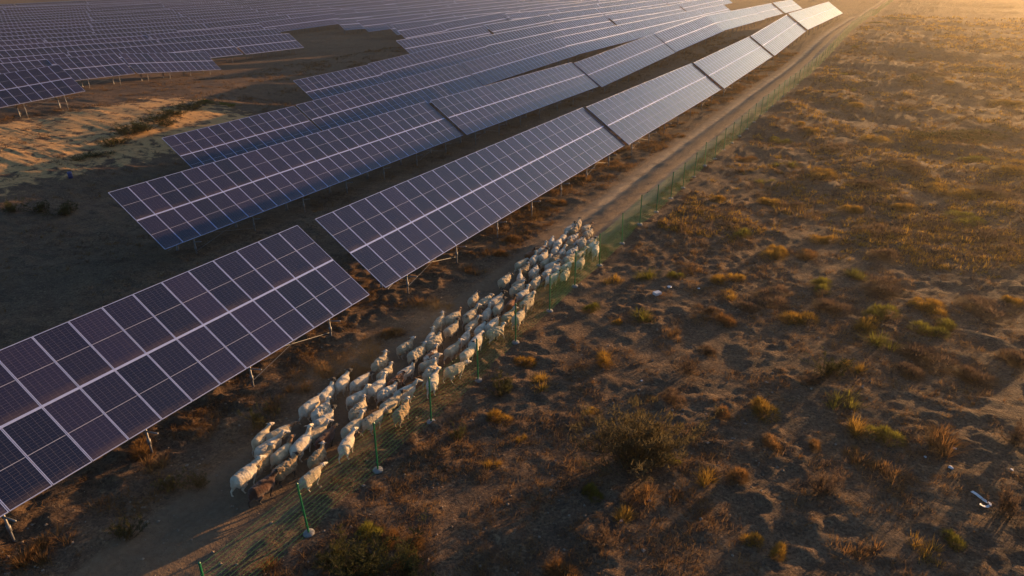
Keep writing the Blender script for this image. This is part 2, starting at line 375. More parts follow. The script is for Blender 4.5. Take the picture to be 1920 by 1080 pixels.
def support_mesh(n, legs=False):
    mb = MB(); L = n * PITCH_W; R = Matrix.Rotation(TILT, 4, 'X')
    for y in (-1.75, -.55, .55, 1.75): mb.box((L / 2, y, -.045), (L - .1, .05, .07), R)
    mb.box((L / 2, 0, .036), (L - .02, .075, .006), R, 1)
    k = max(2, round(L / 4.25))
    for i in range(k):
        x = (i + .5) * L / k; mb.box((x, 0, -.125), (.06, 4.1, .085), R)
        if legs:
            y = -1.42; mb.bar((x, y, -3.4), (x, y, y * ST / CT - .16), .05, 4); mb.bar((x, .2, -3.6), (x, .2, -2.), .06, 4)
            mb.bar((x, .2, -2.), (x, -.3, -.4), .05, 4); mb.bar((x, .2, -2.), (x, 1.35, .78), .05, 4)
    return mb.mesh('support_frame', [M_STEEL, M_ALU])
def brace_meshes(n):
    L = n * PITCH_W; k = max(2, round(L / 4.25)); d = L / k; out = []
    def rod(p, q_): mb = MB(); mb.bar(p, q_, .013, 4); out.append(mb.mesh('brace_rod', [M_STEEL]))
    for i in ([0, k - 2] if k > 3 else [0]):
        x0, x1 = (i + .5) * d, (i + 1.5) * d
        for y, a, b in ((.2, -2.1, -.1), (-1.42, -2.3, -1.25)):
            rod((x0, y + .06, a), (x1, y + .06, b)); rod((x1, y + .09, a), (x0, y + .09, b))
    rod((d * .5, -1.5, -1.2), (.15, -1.9, -1.42)); return out
SUP, SUPL, BRC = {}, {}, {}
ORD = ['first', 'second', 'third', 'fourth', 'fifth', 'sixth', 'seventh', 'eighth', 'ninth', 'tenth', 'eleventh', 'twelfth', 'thirteenth', 'fourteenth', 'fifteenth', 'sixteenth',
       'seventeenth', 'eighteenth', 'nineteenth', 'twentieth', 'twenty-first', 'twenty-second', 'twenty-third', 'twenty-fourth', 'twenty-fifth']
DETAIL = {'A', 'B', 'B2', 'B3', 'C', 'C2', 'C3', 'D', 'D2', 'D3', 'E', 'E2', 'P1', 'P2', 'P3'}
FRAMED = {'A', 'B', 'C', 'C2'}
def solar_table(nm, n, q, s, z, da, sl, label, group):
    x, y = qs2xy(q, s); az = A0 + math.radians(da); slr = math.radians(sl)
    h = Vector((math.sin(az), math.cos(az), 0)); u = h * math.cos(slr) + Vector((0, 0, math.sin(slr)))
    n0 = Vector((math.cos(az), -math.sin(az), 0)); upv = n0.cross(u); upv = upv if upv.z > 0 else -upv
    v = -n0 * CT + upv * ST; w = u.cross(v)
    L = n * PITCH_W; P0 = Vector((x, y, z)); mid = P0 + u * (L / 2)
    E = Matrix.Translation((mid.x, mid.y, gz(mid.x, mid.y))) @ Matrix.Rotation(math.pi / 2 - az, 4, 'Z'); Ei = E.inverted()
    root = link('solar_table', None); root.matrix_world = E; tag(root, label, 'solar table', group)
    def fr(a, b, c, o): return Matrix((a, b, c)).transposed().to_4x4() if o is None else Matrix.Translation(o) @ Matrix((a, b, c)).transposed().to_4x4()
    pl = Ei @ fr(u, v, w, P0)                                # plane of the modules
    vh = -n0; lv = Ei @ fr(u, (upv.cross(u)), upv, P0)       # level frame under it
    if nm in DETAIL:
        for i in range(n):
            for j in (-1, 1):
                J = Matrix.Rotation(rng.gauss(0, .0016), 4, 'X') @ Matrix.Rotation(rng.gauss(0, .0016), 4, 'Y')
                M = pl @ Matrix.Translation(((i + .5) * PITCH_W, j * (HALF / 2 + .01), 0)) @ J
                if nm in FRAMED:
                    o = link('solar_module', ME_MODG, root, M); link('module_frame', ME_MODF, o)
                else: link('solar_module', ME_MOD, root, M)
        SUP.setdefault(n, None) or SUP.__setitem__(n, support_mesh(n)); BRC.setdefault(n, None) or BRC.__setitem__(n, brace_meshes(n))
        link('support_frame', SUP[n], root, lv); [link('brace_rod', me, root, lv) for me in BRC[n]]
        k = max(2, round(L / 4.25))
        for i in range(k):
            for me in (ME_LF, ME_LR): link('leg', me, root, lv @ Matrix.Translation(((i + .5) * L / k, 0, 0)))
    else:
        FIELD.setdefault(n, None) or FIELD.__setitem__(n, field_mesh(n)); SUPL.setdefault(n, None) or SUPL.__setitem__(n, support_mesh(n, True))
        link('panel_field', FIELD[n], root, pl); link('support_frame', SUPL[n], root, lv)
    return root
def visible(q, s, z, n):
    for f in (0, .25, .5, .75, 1):
        for dq, dz in ((-1.9, 1.3), (1.9, -1.3)):
            p = to_pix((*qs2xy(q + dq, s + n * PITCH_W * f), z + dz))
            if p and -60 < p[0] < 1980 and -25 < p[1] < 1100: return True
    return False
ROWS = []                                 # (block, q, [(name, n, q, s, z, da, sl)])
def row(block, q, names=(), s0=None, s1=None):
    items = [t for t in TAB if t[0] in names]
    if s0 is not None:
        s = s0
        while s < s1:
            n = 26; x, y = qs2xy(q + 1.2, s); x2, y2 = qs2xy(q + 1.2, s + 30)
            za, zb = [float(macro(np.array([a]), np.array([b]))[0]) + CLEAR for a, b in ((x, y), (x2, y2))]
            sl = math.degrees(math.atan2(zb - za, 30)) + rng.uniform(-.25, .25)
            if visible(q, s, za, n): items.append(('far', n, q + rng.uniform(-.15, .15), s, za + rng.uniform(-.12, .12), rng.uniform(-.2, .2), sl))
            s += 30.0 + rng.choice((.45, .5, .6))
    ROWS.append((block, q, items))
row('main', -20, ('A', 'B', 'B2', 'B3', 'B4', 'B5', 'B6')); row('main', -35, ('C', 'C2', 'C3', 'C4', 'C5', 'C6', 'C7', 'C8'))
row('main', -53, ('D', 'D2', 'D3', 'D4', 'D5', 'D6', 'D7')); row('main', -67.1, ('E', 'E2', 'E3'), 140.8, 270)
row('main', -80, (), 104.0, 300); row('main', -92.5, ('F1', 'F1b'), 165.5, 320); row('main', -104, (), 133.0, 330)
row('main', -116, ('F0',), 176.0, 330); row('main', -129, (), 150.0, 330); row('main', -142.5, ('R1b',), 171.6, 330); row('main', -155, ('R1',), 170.5, 330)
row('side', -82.3, ('P1',)); row('side', -101.5, ('P2', 'P3'), 55.1 - 61.0, 40); row('side', -112.2, ('P5',), 94.3 - 91.6, 80)
row('side', -125, (), 118.6 - 122.2, 100); row('side', -138, (), 126.0 - 122.2, 110); row('side', -151, (), 112 - 122.2, 100)
for i in range(14): row('rear', -166.5 - 12.6 * i, (), 40 + 7.3 * (i * 5 % 4), 340)
for block in ('main', 'side', 'rear'):
    rows = [r for r in ROWS if r[0] == block and r[2]]
    for ri, (b, q, items) in enumerate(rows):
        items.sort(key=lambda t: t[3])
        for ti, t in enumerate(items):
            w1 = ORD[ri]; w2 = ORD[ti]
            if block == 'main': lab = f'blue solar table, {w2} from the near end of the {w1} row counted from the fence'; grp = 'solar tables in the rows beside the fence'
            elif block == 'side': lab = f'dark solar table, {ORD[len(items) - 1 - ti]} from the right end of the {w1} row beyond the sandy gap'; grp = 'solar tables in the block beyond the sandy gap'
            else: lab = f'distant solar table, {w2} from the left in the {w1} of the long rear rows'; grp = 'solar tables in the long rear rows'
            if t[0] == 'A': lab = 'nearest solar table, dark violet modules, cut off by the lower left edge'
            solar_table(*t, lab, grp)

# ------------------------------------------------------------------ fence
FENCE_LEN = 330.0
fence = link('wire_fence', None); fx, fy = qs2xy(float(fence_q(10.0)), 10.0); fence.location = (fx, fy, gz(fx, fy))
tag(fence, 'long green wire mesh fence on round posts along the dirt track', 'fence')
FO = Vector(fence.location)
pm = MB(); pm.bar((0, 0, -.25), (0, 0, 1.80), .030, 8); pm.lathe([(.035, 1.79), (.036, 1.83), (.02, 1.85)], 8)
for zc in (.35, .9, 1.5): pm.box((0, -.034, zc), (.05, .02, .03))
ME_POST = pm.mesh('post', [M_GREEN]); fm_ = MB(); fm_.lathe([(.13, -.2), (.165, .03), (.15, .06), (.05, .075)], 14); ME_FOOT = fm_.mesh('footing', [M_CONC], True)
fence_pts = []; s = float(_fp[0, 1]) - .3; POST_S = [float(v) for v in _fp[:11, 1]]
POST_S = POST_S + [POST_S[-1] + 3.05 * (i + 1) for i in range(95)]
for i, s in enumerate(POST_S):
    x, y = qs2xy(float(fence_q(s)), s); fence_pts.append(Vector((x, y, gz(x, y))))
def bay(a, b, wires, verts_n, r):
    v = []; f = []
    def ribbon(pts, rr):
        k = len(v)
        for p in pts:
            for d in ((0, 0, rr), (rr * .87, 0, -rr * .5), (-rr * .87, 0, -rr * .5)): v.append(Vector((p[0] + d[0], p[1] + d[1] , p[2] + d[2])))
        for i in range(len(pts) - 1):
            for j in range(3): f.append((k + i * 3 + j, k + i * 3 + (j + 1) % 3, k + i * 3 + 3 + (j + 1) % 3, k + i * 3 + 3 + j))
    def ribv(p, q_, rr):
        k = len(v)
        for pp in (p, q_):
            for t in range(3): v.append(Vector((pp[0] + rr * math.cos(t * 2.094), pp[1] + rr * math.sin(t * 2.094), pp[2])))
        for j in range(3): f.append((k + j, k + (j + 1) % 3, k + 3 + (j + 1) % 3, k + 3 + j))
    sag = rng.uniform(.02, .07)
    def P(t, h): 
        w_ = 4 * t * (1 - t); p = a.lerp(b, t); return (p.x, p.y, p.z + h - sag * w_ * (.4 + .6 * h / 1.75))
    for k in range(wires):
        h = .06 + 1.68 * k / (wires - 1); ribbon([P(t / 6, h) for t in range(7)], r)
    for k in range(1, verts_n):
        t = k / verts_n; ribv(P(t, .06), P(t, 1.74), r * .4)
    return new_mesh('mesh_panel', v, f, [M_WIRE])
for i, p in enumerate(fence_pts):
    if i < 70:
        po = link('post', ME_POST, fence, Matrix.Translation(p - FO) @ Matrix.Rotation(rng.gauss(0, .018), 4, 'X') @ Matrix.Rotation(rng.gauss(0, .018), 4, 'Y') @ Matrix.Rotation(-A0, 4, 'Z'))
        if i < 30: link('footing', ME_FOOT, po, Matrix.Translation((0, 0, 0)))
    if i + 1 < len(fence_pts) and i < 70:
        near = i < 22
        link('mesh_panel', bay(p - FO, fence_pts[i + 1] - FO, 12 if near else 10, 7 if i < 8 else 3 if near else 1, .0024 if i < 6 else .0065 if near else .0105), fence)
far_post = MB(); 
for p in fence_pts[70:]: far_post.bar(p - FO, p - FO + Vector((0, 0, 1.8)), .035, 5)
tag(link('far_posts', far_post.mesh('far_posts', [M_GREEN]), fence), None, None, None, 'stuff')
v_, f_ = [], []
for i in range(70, len(fence_pts) - 1):
    me = bay(fence_pts[i] - FO, fence_pts[i + 1] - FO, 9, 6, .010); k = len(v_)
    v_ += [tuple(q.co) for q in me.vertices]; f_ += [tuple(k + j for j in q.vertices) for q in me.polygons]; bpy.data.meshes.remove(me)
tag(link('far_mesh', new_mesh('far_mesh', v_, f_, [M_WIRE]), fence), None, None, None, 'stuff')

# ------------------------------------------------------------------ sheep
def capsule(bm, a, b, ra, rb, sq=(1, 1, 1)):
    a, b = Vector(a), Vector(b); n = 4
    for t in range(n + 1):
        f = t / n; c = a.lerp(b, f); r = ra + (rb - ra) * f
        bmesh.ops.create_uvsphere(bm, u_segments=14, v_segments=9, radius=1, matrix=Matrix.Translation(c) @ Matrix.Diagonal((r * sq[0], r * sq[1], r * sq[2], 1)))
def sheep_mesh(name, stride, head_up, turn, wool, seed, horn=False):
    bm = bmesh.new(); r = random.Random(seed)
    # trunk: deep chest narrowing to the belly, heavy fat rump
    capsule(bm, (-.33, 0, .600), (.00, 0, .575), .215, .235, (1, 1.05, 1.0)); capsule(bm, (.00, 0, .575), (.25, 0, .590), .235, .200, (1, .98, 1.06))
    capsule(bm, (.27, 0, .61), (.34, 0, .655), .175, .140, (1, .9, 1)); capsule(bm, (-.44, 0, .585), (-.50, 0, .50), .125, .085, (1, 1.15, 1)); capsule(bm, (-.54, 0, .46), (-.555, 0, .38), .045, .03)
    hx, hz = (.55, .93) if head_up > .5 else (.61, .82) if head_up > 0 else (.65, .70)
    sh = Vector((.33, 0, .66)); poll = Vector((hx * math.cos(turn * .5), hx * math.sin(turn * .5) * .8, hz))
    capsule(bm, sh, poll, .125, .076, (1, .88, 1))
    d = Vector((math.cos(turn), math.sin(turn), -.42)).normalized(); sd_ = Vector((-math.sin(turn), math.cos(turn), 0)); nose = poll + d * .215
    capsule(bm, poll + Vector((0, 0, .005)), poll + d * .10, .076, .066, (1, .9, 1)); capsule(bm, poll + d * .09, nose, .064, .040)
    ears = []
    for sgn in (-1, 1):
        e0 = poll + sd_ * sgn * .055 + Vector((0, 0, .02)) - d * .02; e1 = e0 + sd_ * sgn * .125 + Vector((0, 0, -.035)) - d * .03
        capsule(bm, e0, e1, .026, .020, (1, 1, .8)); 
        if horn: capsule(bm, poll + sd_ * sgn * .04 + Vector((0, 0, .06)), poll + sd_ * sgn * .11 - d * .09 + Vector((0, 0, .05)), .026, .022); capsule(bm, poll + sd_ * sgn * .11 - d * .09 + Vector((0, 0, .05)), poll + sd_ * sgn * .14 + Vector((0, 0, -.05)), .022, .014)
    def leg(front, sgn, ph):
        y = sgn * (.10 if front else .115); sw = .17 * math.sin(ph) * stride; lift = max(0, math.cos(ph)) * .09 * stride
        if front:
            a = Vector((.25, y, .50)); k = Vector((.27 + sw * .5 + lift * .3, y, .27 + lift * .5)); f = Vector((.26 + sw, y, .075 + lift)); h = Vector((.30 + sw - lift * .5, y, .015 + lift * .8))
            capsule(bm, a, k, .085, .036); capsule(bm, k, f, .034, .024); capsule(bm, f, h, .027, .027)
        else:
            a = Vector((-.34, y, .50)); st_ = Vector((-.26 + sw * .4, y * 1.05, .37)); hk = Vector((-.43 + sw * .75, y, .245 + lift * .5)); f = Vector((-.40 + sw, y, .065 + lift)); h = Vector((-.36 + sw, y, .015 + lift * .8))
            capsule(bm, a, st_, .135, .085, (1, .75, 1)); capsule(bm, st_, hk, .075, .036); capsule(bm, hk, f, .032, .024); capsule(bm, f, h, .027, .027)
    p0 = r.uniform(0, 6.28)
    leg(True, 1, p0); leg(True, -1, p0 + math.pi); leg(False, 1, p0 + math.pi * .9); leg(False, -1, p0 - .1 * math.pi)
    me = bpy.data.meshes.new(name); bm.to_mesh(me); bm.free()
    o = bpy.data.objects.new(name, me); COL.objects.link(o)
    md = o.modifiers.new('r', 'REMESH'); md.mode = 'VOXEL'; md.voxel_size = .017; md.use_smooth_shade = True
    ms = o.modifiers.new('s', 'SMOOTH'); ms.iterations = 3; ms.factor = .5
    dg = bpy.context.evaluated_depsgraph_get(); m2_ = bpy.data.meshes.new_from_object(o.evaluated_get(dg)); bpy.data.objects.remove(o); m2_.name = name
    n = len(m2_.vertices); co = np.empty(n * 3); m2_.vertices.foreach_get('co', co); co = co.reshape(-1, 3); no = np.empty(n * 3); m2_.vertices.foreach_get('normal', no); no = no.reshape(-1, 3)
    # fleece: lumps on the trunk only
    trunk = sstep(.33, .42, co[:, 2]) * (1 - sstep(.30, .42, co[:, 0])) 
    lump = fbm(co[:, 0] * 1.0 + co[:, 2] * .7, co[:, 1] + co[:, 2] * .5, .09, seed, 2) - .5
    if wool: co = co + no * (trunk * (lump * .055 + .012))[:, None]
    else: co = co + no * (trunk * lump * .016)[:, None]
    m2_.vertices.foreach_set('co', co.ravel())
    dp = np.array(poll); head = np.linalg.norm(co - (dp + np.array(d) * .06), axis=1); hd = 1 - sstep(.15, .19, head)
    nk = sstep(.36, .50, co[:, 0] * .75 + (co[:, 2] - .5) * .55)
    lg = (1 - sstep(.30, .40, co[:, 2])) * (1 - (abs(co[:, 0]) < .2) * (co[:, 2] > .33))
    hoof = 1 - sstep(.035, .05, co[:, 2]); muz = 1 - sstep(.03, .05, np.linalg.norm(co - (np.array(nose) + np.array(d) * .03), axis=1))
    eye = np.zeros(n)
    for sgn in (-1, 1):
        e = dp + np.array(d) * .075 + np.array(sd_) * sgn * .058 + np.array([0, 0, .02]); eye = np.maximum(eye, 1 - sstep(.016, .024, np.linalg.norm(co - e, axis=1)))
    for nm, arr in (('head', np.maximum(hd, 0)), ('neck', nk), ('legs', lg), ('dark', np.maximum(np.maximum(hoof, muz * .8), eye)), ('side', co[:, 1])):
        a = m2_.attributes.new(nm, 'FLOAT', 'POINT'); a.data.foreach_set('value', arr.astype(np.float32))
    m2_.polygons.foreach_set('use_smooth', [True] * len(m2_.polygons)); m2_.update(); return m2_
def mat_sheep(name, body, head, legs, patch=None, neck=None, pa=.6, grime=(.26, .17, .09)):
    m = NT(name); tc = m.add('ShaderNodeTexCoord').outputs['Object']; oi = m.add('ShaderNodeObjectInfo').outputs['Random']
    ad = m.add('ShaderNodeVectorMath', operation='ADD'); m.l.new(tc, ad.inputs[0]); cb = m.add('ShaderNodeCombineXYZ'); m.val(cb.inputs[0], m.math('MULTIPLY', oi, 40.0)); m.l.new(cb.outputs[0], ad.inputs[1]); vec = ad.outputs[0]
    n1 = m.noise(3.2, 4, .6, vec, .5); n2 = m.noise(14, 4, .7, vec); n3 = m.noise(48, 2, .6, vec)
    c = m.mix(m.math('MULTIPLY', m.ramp(n1, .40, .66), .62), body, grime)
    if patch: c = m.mix(m.ramp(n1, pa, pa + .04), c, patch)
    c = m.mix(m.math('MULTIPLY', m.ramp(n2, .5, .75), .35), c, tuple(x * .55 for x in body))
    c = m.mix(m.ramp(m.attr('legs'), .3, .7), c, legs)
    if neck: c = m.mix(m.ramp(m.math('ADD', m.attr('neck'), m.math('MULTIPLY', m.math('SUBTRACT', n2, .5), .5)), .4, .55), c, neck)
    c = m.mix(m.ramp(m.attr('head'), .4, .6), c, head); c = m.mix(m.attr('dark'), c, (.02, .016, .014))
    m.bump(m.math('ADD', n2, m.math('MULTIPLY', n3, .4)), .7, .025); m.bsdf.inputs['Sheen Weight'].default_value = .25; m.bsdf.inputs['Sheen Roughness'].default_value = .6
    return m.base(c, .95, 0, .1)
WH, CR, TN, BR, BK = (.68, .58, .44), (.56, .44, .28), (.38, .25, .125), (.055, .019, .009), (.018, .014, .012)
SM = dict(W=('white', mat_sheep('white_fleece', WH, WH, WH)), C=('cream', mat_sheep('cream_fleece', CR, (.58, .50, .42), (.50, .42, .33))),
          K=('white black-headed', mat_sheep('black_headed_fleece', WH, BK, (.45, .38, .30))), D=('cream dark-legged', mat_sheep('dark_legged_fleece', CR, (.06, .04, .03), (.05, .035, .028))),
          T=('tan woolly', mat_sheep('tan_fleece', TN, (.56, .48, .40), (.34, .25, .17), None, None, .6, (.20, .12, .06))), B=('dark brown', mat_sheep('brown_fleece', BR, (.03, .018, .012), (.035, .02, .012), None, None, .6, (.15, .052, .018))),
          P=('brown-patched white', mat_sheep('patched_fleece', WH, (.55, .47, .38), (.48, .40, .32), (.20, .075, .025), None, .52)), N=('cream brown-necked', mat_sheep('brown_necked_fleece', CR, (.22, .11, .05), (.40, .32, .24), None, (.26, .13, .06))),
          S=('cream dark-spotted', mat_sheep('spotted_fleece', CR, (.50, .42, .34), (.42, .34, .26), (.07, .045, .03), None, .60)),
          H=('tan woolly black-headed', mat_sheep('tan_dark_fleece', TN, BK, (.03, .022, .016), None, None, .6, (.16, .095, .045))),
      R=('ginger brown', mat_sheep('ginger_fleece', (.22, .078, .020), (.03, .018, .012), (.06, .03, .018), None, None, .6, (.16, .05, .015))))
POSE = []
for i, (stq, hu, tn, wl_) in enumerate(((1.1, 1, .1, 0), (1.0, .3, -.25, 0), (1.2, .3, .45, 1), (.8, .3, .2, 1), (1.1, 0, 0, 0), (1.0, 1, -.5, 0), (.9, 0, .1, 1), (1.1, .3, .35, 1))):
    POSE.append(sheep_mesh('sheep_body', stq, hu, tn, wl_, 40 + i, i == 6))
for me in POSE: me.materials.append(SM['W'][1])
SHEEP = """582 887 C;535 873 H;492 909 B;464 884 W;490 863 T;533 843 N;563 829 W;595 852 T;505 833 W;517 812 N;496 815 S;595 803 C;609 817 B;604 789 K;650 828 W;662 798 C;582 760 W;603 767 W;
613 735 K;642 714 K;675 713 K;670 740 W;672 765 S;700 783 S;713 678 C;722 695 S;707 723 W;728 731 K;742 712 R;762 692 K;760 732 W;733 753 D;753 767 T;805 677 S;808 695 C;812 712 W;808 665 P;782 660 C;760 646 C;848 652 C;
853 690 C;807 629 W;815 641 D;825 602 C;850 592 C;847 613 C;882 590 S;885 605 C;873 628 W;877 657 K;893 640 W;902 612 K;922 607 K;930 618 C;913 585 W;888 558 D;910 563 S;930 563 K;935 575 D;958 568 R;953 588 C;973 592 C;
947 524 D;972 530 S;975 517 W;971 541 C;977 493 C;985 503 T;1002 506 K;1004 516 T;1004 528 D;982 549 W;992 554 C;989 567 C;993 473 R;1002 483 W;1018 479 C;1024 489 C;1042 486 T;1038 494 W;1029 510 W;1042 503 K;1036 519 C;1018 467 P;1043 468 W;1052 472 W;1054 490 T;
1035 450 W;1056 444 W;1068 428 C;1084 419 D;1077 432 T;1099 426 N;1103 436 D;1075 443 C;1046 457 K;1068 455 T;1068 464 T;1086 451 K;1092 455 D;1109 450 C;1111 460 C;1117 467 W;1074 472 C;1089 476 C;1089 489 C;1063 487 C;1063 497 W;1060 512 D"""
flock = []
for it in SHEEP.replace('\n', '').split(';'):
    px, py, k = it.split(); x, y, z = at(float(px), float(py), .56); q, s = xy2qs(x, y); flock.append([q - float(fence_q(s)), s, k, int(px)])
for itn in range(40):                       # keep bodies from running into one another or the fence
    for i in range(len(flock)):
        for j in range(i):
            du, ds = flock[i][0] - flock[j][0], flock[i][1] - flock[j][1]; d = math.hypot(du / .42, ds / .74)
            if 1e-6 < d < 1:
                k = (1 - d) * .25; flock[i][0] += du / d * k * .5; flock[j][0] -= du / d * k * .5; flock[i][1] += ds / d * k * .5; flock[j][1] -= ds / d * k * .5
        flock[i][0] = min(flock[i][0], -.42)
post_s = np.array(POST_S)
groups = {}
for fl in flock: groups.setdefault(int(np.argmin(abs(post_s[1:] - fl[1]))), []).append(fl)
for gi, lst in groups.items():
    lst.sort(key=lambda f: -f[0])
    for ri, (u, s, k, px) in enumerate(lst):
        if k == 'C' and gi >= 4 and rng.random() < .45: k = rng.choice('KNDSK')
        q = u + float(fence_q(s)); x, y = qs2xy(q, s); pose = rng.randrange(8) if k not in 'TH' else rng.choice((2, 3, 6))
        if k in 'WKP': pose = rng.choice((0, 1, 4, 5, 7, 0))
        o = link('sheep', POSE[pose], None); o.location = (x, y, gz(x, y) - .008)
        sc = rng.uniform(.77, .93); o.scale = (sc * rng.uniform(1.0, 1.10), sc * rng.uniform(.92, 1.06), sc * rng.uniform(.92, 1.02))
        o.rotation_euler = (0, 0, math.pi / 2 - A0 + rng.gauss(.02, .17))
        o.material_slots[0].link = 'OBJECT'; o.material_slots[0].material = SM[k][1]
        what = {'S': 'ram' if False else 'sheep'}.get(k, 'sheep')
        tag(o, f'{SM[k][0]} {what}, {ORD[ri]} out from the fence level with the {ORD[gi]} fence post', 'sheep', 'sheep flock walking along the fence')

# ------------------------------------------------------------------ shrubs and tufts
def blade(v, f, base, d, L, w, droop, seg=3):
    d = Vector(d).normalized(); side = d.cross(Vector((0, 0, 1)))
    side = side.normalized() if side.length > .01 else Vector((1, 0, 0)); k = len(v); p = Vector(base)
    for i in range(seg):
        t = i / seg; ww = w * (1 - t * .8); v += [p - side * ww, p + side * ww]; d = (d + Vector((0, 0, -droop / seg)) + Vector((nrg.uniform(-.1, .1), nrg.uniform(-.1, .1), 0))).normalized(); p = p + d * (L / seg)
    v.append(p)
    for i in range(seg - 1): f.append((k + 2 * i, k + 2 * i + 1, k + 2 * i + 3, k + 2 * i + 2))
    f.append((k + 2 * seg - 2, k + 2 * seg - 1, k + 2 * seg))
def tuft_mesh(n, h, spread, seed, w=.006, mat='ochre'):
    r = random.Random(seed); v = []; f = []
    nc = r.randint(3, 6); cl = [(r.gauss(0, spread * .32), r.gauss(0, spread * .32), r.uniform(.6, 1.15)) for _ in range(nc)]
    for i in range(n):
        cx, cy, ch = cl[i % nc]; a = r.uniform(0, 6.283); rr = abs(r.gauss(0, spread * .17)); el = r.uniform(.55, 1.5); L = h * ch * r.uniform(.5, 1.15)
        blade(v, f, (cx + rr * math.cos(a), cy + rr * math.sin(a), -.02), (math.cos(a) * math.cos(el), math.sin(a) * math.cos(el), math.sin(el)), L, w * r.uniform(.6, 1.4), r.uniform(.1, .6))
    return new_mesh('tuft', v, f, [LEAF[mat]])
def dome_mesh(n, h, R, seed, w=.008):
    r = random.Random(seed); v = []; f = []; lobes = [(r.gauss(0, R * .28), r.gauss(0, R * .28), r.uniform(.35, .62) * R, r.uniform(.6, 1.05) * h) for _ in range(r.randint(3, 6))]
    for i in range(n):
        lx, ly, lr, lh = lobes[i % len(lobes)]; a = r.uniform(0, 6.283); ce = r.random() ** .8; el = math.asin(ce); k = r.uniform(.45, 1.0) ** .5
        p = (lx + lr * k * math.cos(el) * math.cos(a) * .8, ly + lr * k * math.cos(el) * math.sin(a) * .8, lh * k * ce * .72 - .01)
        d = (math.cos(a) * math.cos(el) + r.uniform(-.45, .45), math.sin(a) * math.cos(el) + r.uniform(-.45, .45), ce * .9 + .25 + r.uniform(-.3, .3)); blade(v, f, p, d, h * r.uniform(.22, .48), w * r.uniform(.5, 1.3), r.uniform(0, .5), 2)
    return new_mesh('scrub', v, f, [LEAF['ochre']])
def bush_mesh(n, h, spread, seed, mats=('grey', 'sage'), stems=26, leaf=.02):
    r = random.Random(seed); v = []; f = []; fm = []; mb = MB()
    ends = []
    for i in range(stems):
        a = r.uniform(0, 6.283); el = r.uniform(.35, 1.5); L = h * r.uniform(.6, 1.1); p = Vector((r.gauss(0, spread * .12), r.gauss(0, spread * .12), -.03)); d = Vector((math.cos(a) * math.cos(el), math.sin(a) * math.cos(el), math.sin(el)))
        segs = 4; sc = 1 + (1 - math.sin(el)) * (spread / h - .6)
        for k in range(segs):
            d2 = (d + Vector((r.uniform(-.25, .25), r.uniform(-.25, .25), r.uniform(0, .25)))).normalized(); p2 = p + d2 * (L * sc / segs); mb.bar(p, p2, .012 * h * (1 - k / segs) + .003, 3, 0, .012 * h * (1 - (k + 1) / segs) + .002)
            for t in range(3): ends.append((p.lerp(p2, r.random()), d2, k / segs))
            if k: 
                for t in range(2):
                    d3 = (d2 + Vector((r.uniform(-1, 1), r.uniform(-1, 1), r.uniform(-.3, .8)))).normalized(); p3 = p2 + d3 * L * .22 * r.uniform(.5, 1.2); mb.bar(p2, p3, .004, 3, 0, .002)
                    for t2 in range(4): ends.append((p2.lerp(p3, r.uniform(.3, 1)), d3, 1))
            p, d = p2, d2
    v += [Vector(x) for x in mb.v]; f += mb.f; fm += [0] * len(mb.f)
    for i in range(n):
        p, d, t = r.choice(ends); p = p + Vector((r.gauss(0, .035), r.gauss(0, .035), r.gauss(0, .03))) * h * 1.2
        if p.z < .01: continue
        k = len(f); blade(v, f, p, (d.x + r.uniform(-.8, .8), d.y + r.uniform(-.8, .8), d.z + r.uniform(-.2, .8)), leaf * r.uniform(1.4, 4), leaf * r.uniform(.18, .42), r.uniform(0, .4), 2); fm += [1] * (len(f) - k)
    return new_mesh('bush', v, f, [M_BARK, LEAF[mats[1]]], False, fm)
TUFT = [tuft_mesh(420, .31, .60, i, .008) for i in range(4)] + [tuft_mesh(560, .36, .95, 20 + i, .009) for i in range(3)]
SPIKY = [tuft_mesh(300, .48, .44, 50 + i, .008) for i in range(3)]
BUSH = [bush_mesh(2600, .55, .75, 70 + i, ('grey', 'sage'), 26, .022) for i in range(4)]
CUSHION = [dome_mesh(1500, .36, .62, 90 + i) for i in range(6)]
TUFT = TUFT[:3] + [dome_mesh(900, .34, .45, 120 + i) for i in range(4)]
CN = dict(o='ochre', g='green', r='rust', y='grey', d='olive', s='sage', w='straw')
CWORD = dict(o='ochre', g='yellow-green', r='rust brown', y='greyish', d='dark olive', s='sage green', w='straw coloured')
SW = dict(t='grass tuft', k='spiky grass tuft', c='cushion shrub', b='twiggy bush')
